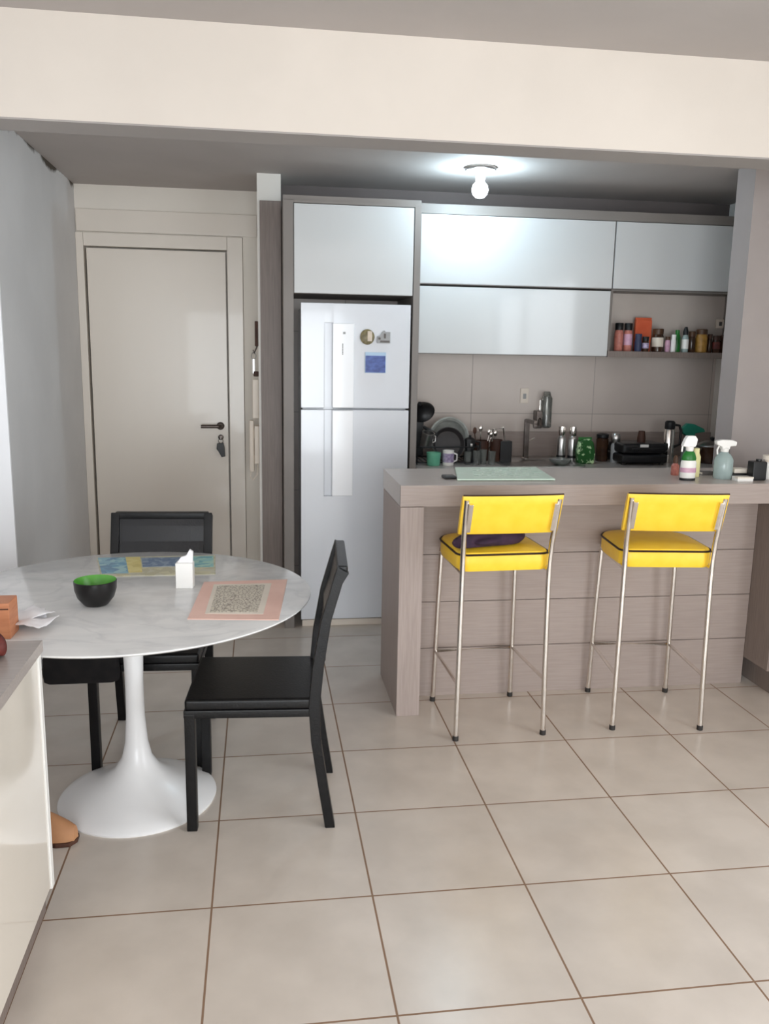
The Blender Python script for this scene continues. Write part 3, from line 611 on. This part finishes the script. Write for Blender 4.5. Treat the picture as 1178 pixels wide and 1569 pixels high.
MB().box(2.405, 2.995, 1.66, 2.11, 0.13, 0.905, 0.002).build('carcass', 'laminate_dark', t)
MB().box(2.465, 2.995, 1.70, 2.10, 0.0, 0.13).build('plinth', 'laminate_dark', t)

# things on the bar
t = thing('cutting_board', 'pale mint glass cutting board lying flat on the bar', 'cutting board', (0, 0, ZB))
MB().prism([(0.965, 1.757), (1.392, 1.75), (1.43, 2.125), (1.04, 2.13)], 'z', 0.002, 0.009, 0.002).build('board', 'mint', t)
b = MB()
random.seed(3)
for r in range(5):
    y = 1.84+r*0.055; x = 1.06+r*0.012
    while x < 1.33+r*0.012:
        w = random.uniform(0.012, 0.05); b.box(x, x+w, y, y+0.018, 0.0088, 0.0094); x += w+random.uniform(0.008, 0.02)
b.build('etched_pattern', 'mint_mark', t)
b = MB()
for x, y in ((1.0, 1.78), (1.37, 1.77), (1.07, 2.11), (1.40, 2.10)): b.lathe([(0.01, 0), (0.01, 0.0025)], x, y, 10)
b.build('feet', 'rubber', t)
t = thing('remote_control', 'small black gadget lying left of the mint cutting board', 'gadget', (0.947, 1.835, ZB), 0.05)
MB().box(-0.027, 0.027, -0.03, 0.03, 0, 0.014, 0.005).build('case', 'black', t)
MB().box(-0.018, 0.018, -0.02, 0.01, 0.0138, 0.0150).build('screen', 'ink', t)
t = thing('cleaner_bottle', 'white labelled cleaner bottle with green collar and white trigger on the bar', 'spray bottle', (1.995, 1.755, ZB))
MB().lathe([(0.031, 0), (0.034, 0.004), (0.034, 0.012), (0.0345, 0.078), (0.03, 0.088)], n=24, sy=.75).build('bottle', 'white_plastic', t)
MB().lathe([(0.035, 0.0), (0.0352, 0.011)], n=24, sy=.76).build('base_band', 'black', t)
MB().lathe([(0.0355, 0.036), (0.0355, 0.056)], n=24, sy=.76, cap0=False, cap1=False).build('printed_band', 'pinkprint', t)
MB().lathe([(0.031, 0.088), (0.033, 0.095), (0.026, 0.118), (0.016, 0.13)], n=24, sy=.75).build('shoulder', 'green', t)
MB().lathe([(0.016, 0.128), (0.017, 0.146), (0.012, 0.150)], n=20).prism([(-0.038, 0.150), (-0.02, 0.146), (0.02, 0.146), (0.026, 0.155), (0.03, 0.18), (0.018, 0.195), (-0.018, 0.195), (-0.028, 0.178)], 'y', -0.012, 0.012, 0.004).build('trigger_head', 'white_plastic', t)
MB().tube([(-0.024, 0, 0.168), (-0.034, 0, 0.15), (-0.036, 0, 0.125)], 0.004, 8).build('trigger', 'white_plastic', t)
t = thing('dropper_bottle', 'small pink-labelled brown bottle left of the cleaner bottle', 'bottle', (2.012, 1.905, ZB))
MB().lathe([(0.016, 0), (0.018, 0.003), (0.018, 0.045), (0.01, 0.055)], n=18).build('bottle', 'salmon', t)
MB().lathe([(0.011, 0.055), (0.011, 0.075), (0.006, 0.09), (0, 0.092)], n=14).build('cap', 'brown_lid', t)
t = thing('yellow_bottle', 'pale yellow little bottle right behind the cleaner bottle', 'bottle', (2.085, 1.86, ZB))
MB().lathe([(0.018, 0), (0.02, 0.003), (0.02, 0.09), (0.014, 0.105)], n=18).build('bottle', 'pale_yellow', t)
MB().lathe([(0.013, 0.105), (0.013, 0.128), (0, 0.13)], n=14).build('cap', 'pale_yellow', t)
t = thing('matchbox', 'small dark box lying between the cleaner and the clear spray bottle', 'box', (2.172, 1.915, ZB))
MB().box(-0.03, 0.03, -0.02, 0.02, 0, 0.016, 0.002).build('sleeve', 'ink', t)
MB().box(-0.031, 0.031, -0.017, 0.017, 0.003, 0.013, 0.001).build('tray', 'cream', t)
t = thing('spray_bottle', 'clear spray bottle with a white trigger standing on the bar', 'spray bottle', (2.185, 1.80, ZB))
MB().lathe([(0.038, 0), (0.041, 0.004), (0.041, 0.085), (0.03, 0.105), (0.016, 0.118), (0.014, 0.125)], n=28).build('bottle', 'clear', t)
MB().lathe([(0.017, 0.12), (0.018, 0.135), (0.013, 0.14)], n=20).prism([(-0.048, 0.168), (-0.044, 0.152), (-0.02, 0.142), (-0.018, 0.13), (0.018, 0.13), (0.02, 0.144), (0.048, 0.146), (0.05, 0.164), (0.03, 0.172), (-0.02, 0.174)], 'y', -0.013, 0.013, 0.004).build('trigger_head', 'white_plastic', t)
MB().tube([(-0.028, 0, 0.146), (-0.036, 0, 0.128), (-0.033, 0, 0.108)], 0.004, 8).build('trigger', 'white_plastic', t)
t = thing('card_box', 'flat white card box lying at the right end of the bar', 'box', (2.235, 1.722, ZB))
MB().box(-0.037, 0.037, -0.025, 0.025, 0, 0.02, 0.002).build('box_body', 'white_plastic', t)
MB().box(-0.038, 0.038, -0.0255, 0.0, 0.013, 0.0205, 0.001).build('flap', 'cream', t)
t = thing('phone_case', 'black flat case behind the white card box with a pale box on it', 'case', (2.29, 1.815, ZB))
MB().box(-0.065, 0.06, -0.03, 0.03, 0, 0.022, 0.005).build('shell', 'black', t)
MB().box(-0.05, 0.045, -0.02, 0.02, 0.0215, 0.024, 0.001).build('clasp_panel', 'ink', t)
tag(MB().box(2.235, 2.30, 1.79, 1.845, ZB+0.0245, ZB+0.044, 0.003).build('small_box', 'cream'), 'small pale box lying on the black case', 'box')
t = thing('black_tin', 'square black tin with a small cap at the right end of the bar', 'tin', (2.315, 1.752, ZB))
MB().box(-0.03, 0.036, -0.026, 0.026, 0, 0.084, 0.006).build('tin_body', 'black', t)
MB().lathe([(0.012, 0.084), (0.012, 0.092), (0, 0.093)], 0.008, 0, 12).build('cap', 'black', t)
t = thing('white_tube', 'white bottle at the frame edge right of the black tin', 'bottle', (2.392, 1.78, ZB))
MB().lathe([(0.026, 0), (0.028, 0.003), (0.028, 0.07), (0.02, 0.078)], n=20).build('bottle', 'white_plastic', t)
MB().lathe([(0.03, 0.088), (0.03, 0.106), (0, 0.107)], n=20).lathe([(0.018, 0.076), (0.018, 0.09)], n=16).build('cap', 'cream_plastic', t)

# ------------------------------------------------------------------ bar stools
def make_stool():
    t = thing('bar_stool', 'x', 'stool', (0, 0, 0), 0, 'yellow bar stools at the breakfast bar')
    ol = rrect(-0.188, 0.188, -0.175, 0.215, (.045, .045, .12, .12), 7)
    Z = lambda o, z: [(x, y, z) for x, y in o]
    seat = MB().loft([Z(inset(ol, .03), .684), Z(inset(ol, .008), .687), Z(inset(ol, .0), .702), Z(ol, .752), Z(inset(ol, .008), .762),
                      Z(inset(ol, .05), .772), Z(inset(ol, .12), .777)]).build('seat', 'yellow', t)
    MB().tube([(x, y, .754) for x, y in inset(ol, -.002)], 0.0042, 6, True).build('piping', 'piping', seat)
    r = 0.0105
    def foot(leg, x, y):
        MB().lathe([(0.0125, 0), (0.0125, 0.018), (0.011, 0.02)], x, y, 12).build('rubber_foot', 'rubber', leg)
    for s in (-1, 1):
        l = MB().tube([(s*.184, -.200, .004), (s*.180, -.194, .30), (s*.177, -.190, .62), (s*.177, -.192, .72), (s*.179, -.2, .80), (s*.182, -.221, .90), (s*.184, -.243, .985)], r, 12).build('leg', 'chrome', t)
        foot(l, s*.184, -.200)
    for s in (-1, 1):
        l = MB().tube([(s*.180, .200, .004), (s*.172, .185, .45), (s*.166, .172, .705)], r, 12).build('leg', 'chrome', t)
        foot(l, s*.180, .200)
    MB().tube([(-.181, -.197, .235), (-.176, .192, .235), (.176, .192, .235), (.181, -.197, .235)], 0.0075, 10).build('footrest', 'chrome', t)
    MB().tube([(-.178, -.186, .688), (-.168, .18, .688)], 0.009, 8).tube([(.178, -.186, .688), (.168, .18, .688)], 0.009, 8).tube([(-.172, .0, .688), (.172, .0, .688)], 0.009, 8).build('seat_frame', 'chrome', t)
    # padded backrest, leaning outwards and gently curved
    rows = []
    for (z, th) in ((.843, .010), (.848, .017), (.90, .021), (.96, .021), (.994, .017), (1.0, .009)):
        lean = -.190-(z-.843)*.33
        ring = []
        for k in range(13):
            x = -.199+.398*k/12; c = .014*(1-(x/.199)**2)
            e = 1.0 if 0 < k < 12 else .55
            ring.append((x, lean-c*0.6-th*e*.5, z))
        for k in range(12, -1, -1):
            x = -.199+.398*k/12; c = .014*(1-(x/.199)**2)
            e = 1.0 if 0 < k < 12 else .55
            ring.append((x, lean-c*0.6+th*e*1.3, z))
        rows.append(ring)
    back = MB().loft(rows).build('backrest', 'yellow', t)
    top = rows[-1]
    MB().tube([(x, y, 1.0015) for x, y, z in top[:13]], 0.0032, 6).build('piping', 'piping', back)
    for s in (-1, 1):
        MB().box(s*.169-.009, s*.169+.009, -.016, .004, -.06, .06, .003, mtx=Matrix.Translation((0, -.224, .915)) @ Matrix.Rotation(0.32, 4, 'X')).build('bracket', 'chrome', t)
    return t
s1 = make_stool(); s2 = copy_tree(s1)
place(s1, (1.083, 1.603, 0), math.radians(2.5), 'yellow and chrome bar stool on the left, with a dark cloth on its seat')
place(s2, (1.785, 1.603, 0), math.radians(-6.5), 'yellow and chrome bar stool on the right, with an empty seat')
# dark cloth on the left stool
random.seed(11)
def bundle(name, m, rx, ry, rz_, loc, rot, seed, amp=.18, flat=.0):
    b = bmesh.new(); bmesh.ops.create_icosphere(b, subdivisions=4, radius=1)
    rnd = random.Random(seed); ph = [(rnd.uniform(2, 5), rnd.uniform(2, 5), rnd.uniform(0, 6)) for _ in range(5)]
    for v in b.verts:
        d = 1+sum(amp/5*math.sin(a*v.co.x+c*v.co.y*1.3+p) for a, c, p in ph)
        v.co = Vector((v.co.x*rx*d, v.co.y*ry*d, max(v.co.z, -.55+flat)*rz_*d))
    zmin = min(v.co.z for v in b.verts)
    for v in b.verts: v.co.z -= zmin
    mb = MB(); mb._merge(b); o = mb.build(name, m); o.location = loc; o.rotation_euler = (0, 0, rot); return o
tag(bundle('cloth', 'purple', .165, .066, .036, (1.052, 1.496, .7785), .55, 4, .35), 'dark purple cloth bundled on the seat of the left stool', 'cloth')

# ------------------------------------------------------------------ table and dining chairs
TC = (-0.282, 1.093)
t = thing('pedestal_table', 'round marble-topped table on a white trumpet-shaped pedestal', 'table', (TC[0], TC[1], 0))
MB().lathe([(0.0, .704), (.545, .704), (.585, .717), (.592, .722), (.592, .7255), (.586, .7275), (0, .7275)], n=96).build('tabletop', 'marble', t)
MB().lathe([(0, 0), (.262, 0), (.264, .006), (.258, .012), (.225, .026), (.17, .048), (.115, .076), (.075, .108), (.05, .15), (.038, .205), (.031, .30), (.030, .43), (.034, .56), (.042, .66), (.06, .704), (0, .704)], n=64).build('pedestal', 'tulip', t)
ZT = 0.7275

def make_chair():
    # front towards -Y, back at +Y
    t = thing('dining_chair', 'x', 'chair', (0, 0, 0), 0, 'black leather chairs at the round table')
    MB().box(-.195, .195, -.225, .185, .408, .447, .010, 3).build('seat', 'leather', t)
    MB().box(-.198, .198, -.228, .195, .385, .412, .004).build('seat_frame', 'leather', t)
    for s in (-1, 1):
        MB().box(s*.183-.0165, s*.183+.0165, -.226, -.193, 0, .40, .003).build('leg', 'leather', t)
    prof = [(.232, 0.0), (.208, .15), (.186, .30), (.178, .42), (.190, .55), (.216, .70), (.250, .82), (.266, .874)]
    for s in (-1, 1):
        f = [(y-.016, z) for y, z in prof]; bk = [(y+.016+.004*(.3 < z < .6), z) for y, z in prof]
        bk[-1] = (bk[-1][0]+.004, bk[-1][1]-.02)
        MB().prism(f+bk[::-1], 'x', s*.183-.0165, s*.183+.0165, .003).build('leg', 'leather', t)
    up = [(.205, .56), (.216, .70), (.236, .76), (.250, .82), (.262, .862)]
    f = [(y-.006, z) for y, z in up]; bk = [(y+.010, z) for y, z in up]
    MB().prism(f+bk[::-1], 'x', -.17, .17, .003).build('backrest', 'leather_back', t)
    MB().box(-.185, .185, .249, .283, .845, .874, .006, mtx=None).build('top_rail', 'leather', t)
    return t
c1 = make_chair(); c2 = copy_tree(c1)
place(c1, (0.140, 1.028, 0), math.radians(-93.8), 'black leather dining chair on the right of the round table, seen from the side')
place(c2, (-0.262, 1.497, 0), math.radians(-3.1), 'black leather dining chair behind the round table, its back towards the entry door')
t = thing('bag', 'soft black bag slung over the far chair seat corner, under the tabletop', 'bag', (0, 0, 0))
b = MB()
b.loft([[(x, y, z) for x, y in inset(rrect(-.612, -.352, 1.222, 1.262, (.015,)*4, 4), d)] for z, d in ((.366, .016), (.372, .004), (.40, 0), (.455, .002), (.47, .012))])
b.build('body', 'black_cloth', t)
MB().box(-.44, -.36, 1.235, 1.42, .4485, .470, .008).build('strap', 'black_cloth', t)

# things on the table
t = thing('bowl', 'small round bowl, black outside and green inside, on the marble table', 'bowl', (-0.370, 0.972, ZT))
MB().lathe([(.034, 0), (.038, .003), (.056, .026), (.064, .052), (.0655, .078), (.064, .080)], n=40, cap1=False).build('shell', 'bowl_black', t)
MB().lathe([(.064, .080), (.0625, .078), (.060, .052), (.05, .03), (.03, .012), (0, .010)], n=40, cap0=False).build('glazed_inside', 'bowl_green', t)
t = thing('napkin_holder', 'white upright napkin box with a napkin tip sticking out on the table', 'napkin holder', (-0.110, 1.150, ZT), -0.08)
MB().box(-.029, .029, -.02, .02, 0, .088, .003).build('box_body', 'white_plastic', t)
MB().prism([(-.026, .086), (.027, .086), (.029, .125), (.018, .133), (.006, .112), (-.012, .106)], 'y', -.008, .006, .002).build('napkin', 'paper', t)
b = thing('placemat', 'blue and yellow patterned placemat at the far side of the table', 'placemat', (0, 0, ZT))
quad = lambda u, v: (-0.413+(0.395*u)+(-0.067+0.052*u)*v, 1.308+0.005*u+0.285*v)
def strip(u0, u1, v0, v1, m, name, z):
    MB().prism([quad(u0, v0), quad(u1, v0), quad(u1, v1), quad(u0, v1)], 'z', 0, z).build(name, m, b)
strip(0, 1, 0, 1, 'mosaic_sand', 'mat_cloth', .0022)
strip(.01, .24, .12, .97, 'mosaic_blue', 'blue_block', .0030)
strip(.24, .36, .15, .97, 'mosaic_yellow', 'yellow_block', .0030)
strip(.37, .76, .42, .92, 'mosaic_slate', 'slate_block', .0030)
strip(.80, .985, .35, .95, 'mosaic_teal', 'teal_block', .0030)
t = thing('menu_sheet', 'pink sheet with a pale scribbled print panel on the near right of the table', 'placemat', (0, 0, ZT))
MB().prism([(-.075, .79), (.196, .757), (.236, 1.215), (-.052, 1.205)], 'z', 0, .0025, .0008).build('sheet', 'pink', t)
MB().prism([(-.026, .835), (.150, .815), (.180, 1.165), (-.016, 1.165)], 'z', .0022, .0032).build('print_panel', 'cream', t)
MB().prism([(-.012, .85), (.132, .835), (.158, 1.145), (-.004, 1.145)], 'z', .0030, .0038).build('printed_drawing', 'print', t)
# crumpled papers near the sideboard
rp = random.Random(5)
def crumple(cx, cy, w, h, rot, z, seed):
    r = random.Random(seed)
    def f(u, v):
        x = (u-.5)*w; y = (v-.5)*h
        return (cx+x*math.cos(rot)-y*math.sin(rot), cy+x*math.sin(rot)+y*math.cos(rot), z+.004+.016*(math.sin(5*u+seed)*math.cos(4*v+seed)*.5+.5)+r.uniform(0, .003))
    mb = MB().grid(f, 12, 12)
    return mb
t = thing('paper_napkins', 'crumpled white paper napkins on the table beside the wooden box', 'napkin', (0, 0, ZT))
for i, a in enumerate([(-.555, .83, .13, .12, .3, .0, 1), (-.505, .745, .11, .10, -.35, .010, 2), (-.525, .80, .10, .10, .9, .016, 5)]):
    o = crumple(*a).build('sheet', 'paper', t)
    sd = o.modifiers.new('thickness', 'SOLIDIFY'); sd.thickness = .0012; sd.offset = 1

# ------------------------------------------------------------------ sideboard at the left edge
SX, SY, ST = -0.424, 0.508, 0.772
t = thing('sideboard', 'low sideboard with cream glossy doors and a grey top at the left edge', 'sideboard', (0, 0, 0))
MB().box(-1.048, SX+.004, -1.25, SY+.003, ST-.03, ST, .002).build('top', 'laminate_top', t)
MB().box(-1.048, SX-.002, SY-.024, SY, .07, ST-.031, .002).build('side_panel', 'white_plastic', t)
MB().box(-1.048, SX-.002, -1.25, -1.226, .07, ST-.031, .002).build('side_panel', 'white_plastic', t)
MB().box(-1.048, -.455, -1.226, SY-.024, .075, .095).box(-1.048, -1.03, -1.226, SY-.024, .095, ST-.03).build('carcass', 'white_plastic', t)
for i in range(3):
    y1 = SY-.027-i*.566; MB().box(-.456, SX-.006, y1-.562, y1, .078, ST-.036, .002).build('door', 'gloss_cream', t)
MB().box(-1.04, SX-.025, -1.22, SY-.015, 0, .07).build('plinth', 'laminate_dark', t)
t = thing('wooden_box', 'orange-brown wooden box on the table, behind the sideboard at the left edge', 'box', (-0.622, .655, ZT))
MB().box(-.10, .082, 0, .085, 0, .103, .003).build('box_body', 'wood', t)
MB().box(-.098, .08, -.0015, .003, .085, .088).build('lid_seam', 'dark_brown', t)
tag(bundle('pouch', 'maroon', .040, .040, .036, (-0.520, .378, ST+.0005), .2, 21, .5), 'dark maroon knobbly pouch on the far end of the sideboard', 'pouch')

# tan slipper on the floor between the sideboard and the pedestal
t = thing('slipper', 'tan slipper on the floor between the sideboard and table pedestal', 'slipper', (-0.545, .86, 0), math.radians(-18))
sole = [(-.13, -.03), (-.10, -.042), (.0, -.04), (.07, -.045), (.11, -.03), (.12, 0), (.11, .03), (.07, .045), (0, .04), (-.10, .042), (-.13, .03)]
MB().prism(sole, 'z', 0, .014, .003).build('sole', 'dark_brown', t)
rings = []
for u in range(9):
    x = -.03+.145*u/8; w = .044*math.sqrt(max(0.06, 1-(max(0, x-.02)/.1)**2)); hh = .098-.052*(u/8)
    rings.append([(x, w*math.cos(PI*k/10), .013+hh*math.sin(PI*k/10)) for k in range(11)])
MB().loft(rings, cap=True).build('upper', 'tan', t)

# ------------------------------------------------------------------ daylight, camera, colour
w = bpy.data.worlds.new('World'); sc.world = w; w.use_nodes = True
bg = w.node_tree.nodes['Background']; bg.inputs['Color'].default_value = (0.86, 0.93, 1.0, 1); bg.inputs['Strength'].default_value = 1.2
def area(name, loc, rot, sx, sy, power, color):
    l = bpy.data.lights.new(name, 'AREA'); l.shape = 'RECTANGLE'; l.size = sx; l.size_y = sy; l.energy = power; l.color = color
    o = bpy.data.objects.new(name, l); COL.objects.link(o); o.location = loc; o.rotation_euler = rot; return o
area('window_daylight', ((W0+W1)/2, -4.80, (WZ0+WZ1)/2), (PI/2, 0, 0), W1-W0-.05, WZ1-WZ0-.05, 300, (0.90, 0.96, 1.0))
area('added_side_light', (3.27, -1.65, 1.15), (0, PI/2, 0), 2.15, 3.4, 210, (0.93, 0.97, 1.0))  # added side light, lifts the floor and tabletop

cam = bpy.data.cameras.new('Camera'); co = bpy.data.objects.new('Camera', cam); COL.objects.link(co)
cam.sensor_fit = 'VERTICAL'; cam.sensor_height = 36.0; cam.lens = 36.0*1308.2/1569.0; cam.clip_start = 0.05
p, q, r = 0.1866, 0.1465, 0.0174
fwd = Vector((math.sin(q)*math.cos(p), math.cos(q)*math.cos(p), -math.sin(p)))
rt = Vector((math.cos(q), -math.sin(q), 0)); up = rt.cross(fwd)
R2 = math.cos(r)*rt+math.sin(r)*up; U2 = -math.sin(r)*rt+math.cos(r)*up
mw = Matrix((R2, U2, -fwd)).transposed().to_4x4(); mw.translation = Vector((0.14544, -1.71788, 1.52775))
co.matrix_world = mw
sc.camera = co
vs = sc.view_settings
sc.display_settings.display_device = 'sRGB'
vs.view_transform = 'Standard'; vs.look = 'None'; vs.gamma = 1.0; vs.use_curve_mapping = False; vs.exposure = -0.97
sc.cycles.max_bounces = 12; sc.cycles.diffuse_bounces = 6; sc.cycles.glossy_bounces = 6; sc.cycles.transmission_bounces = 8
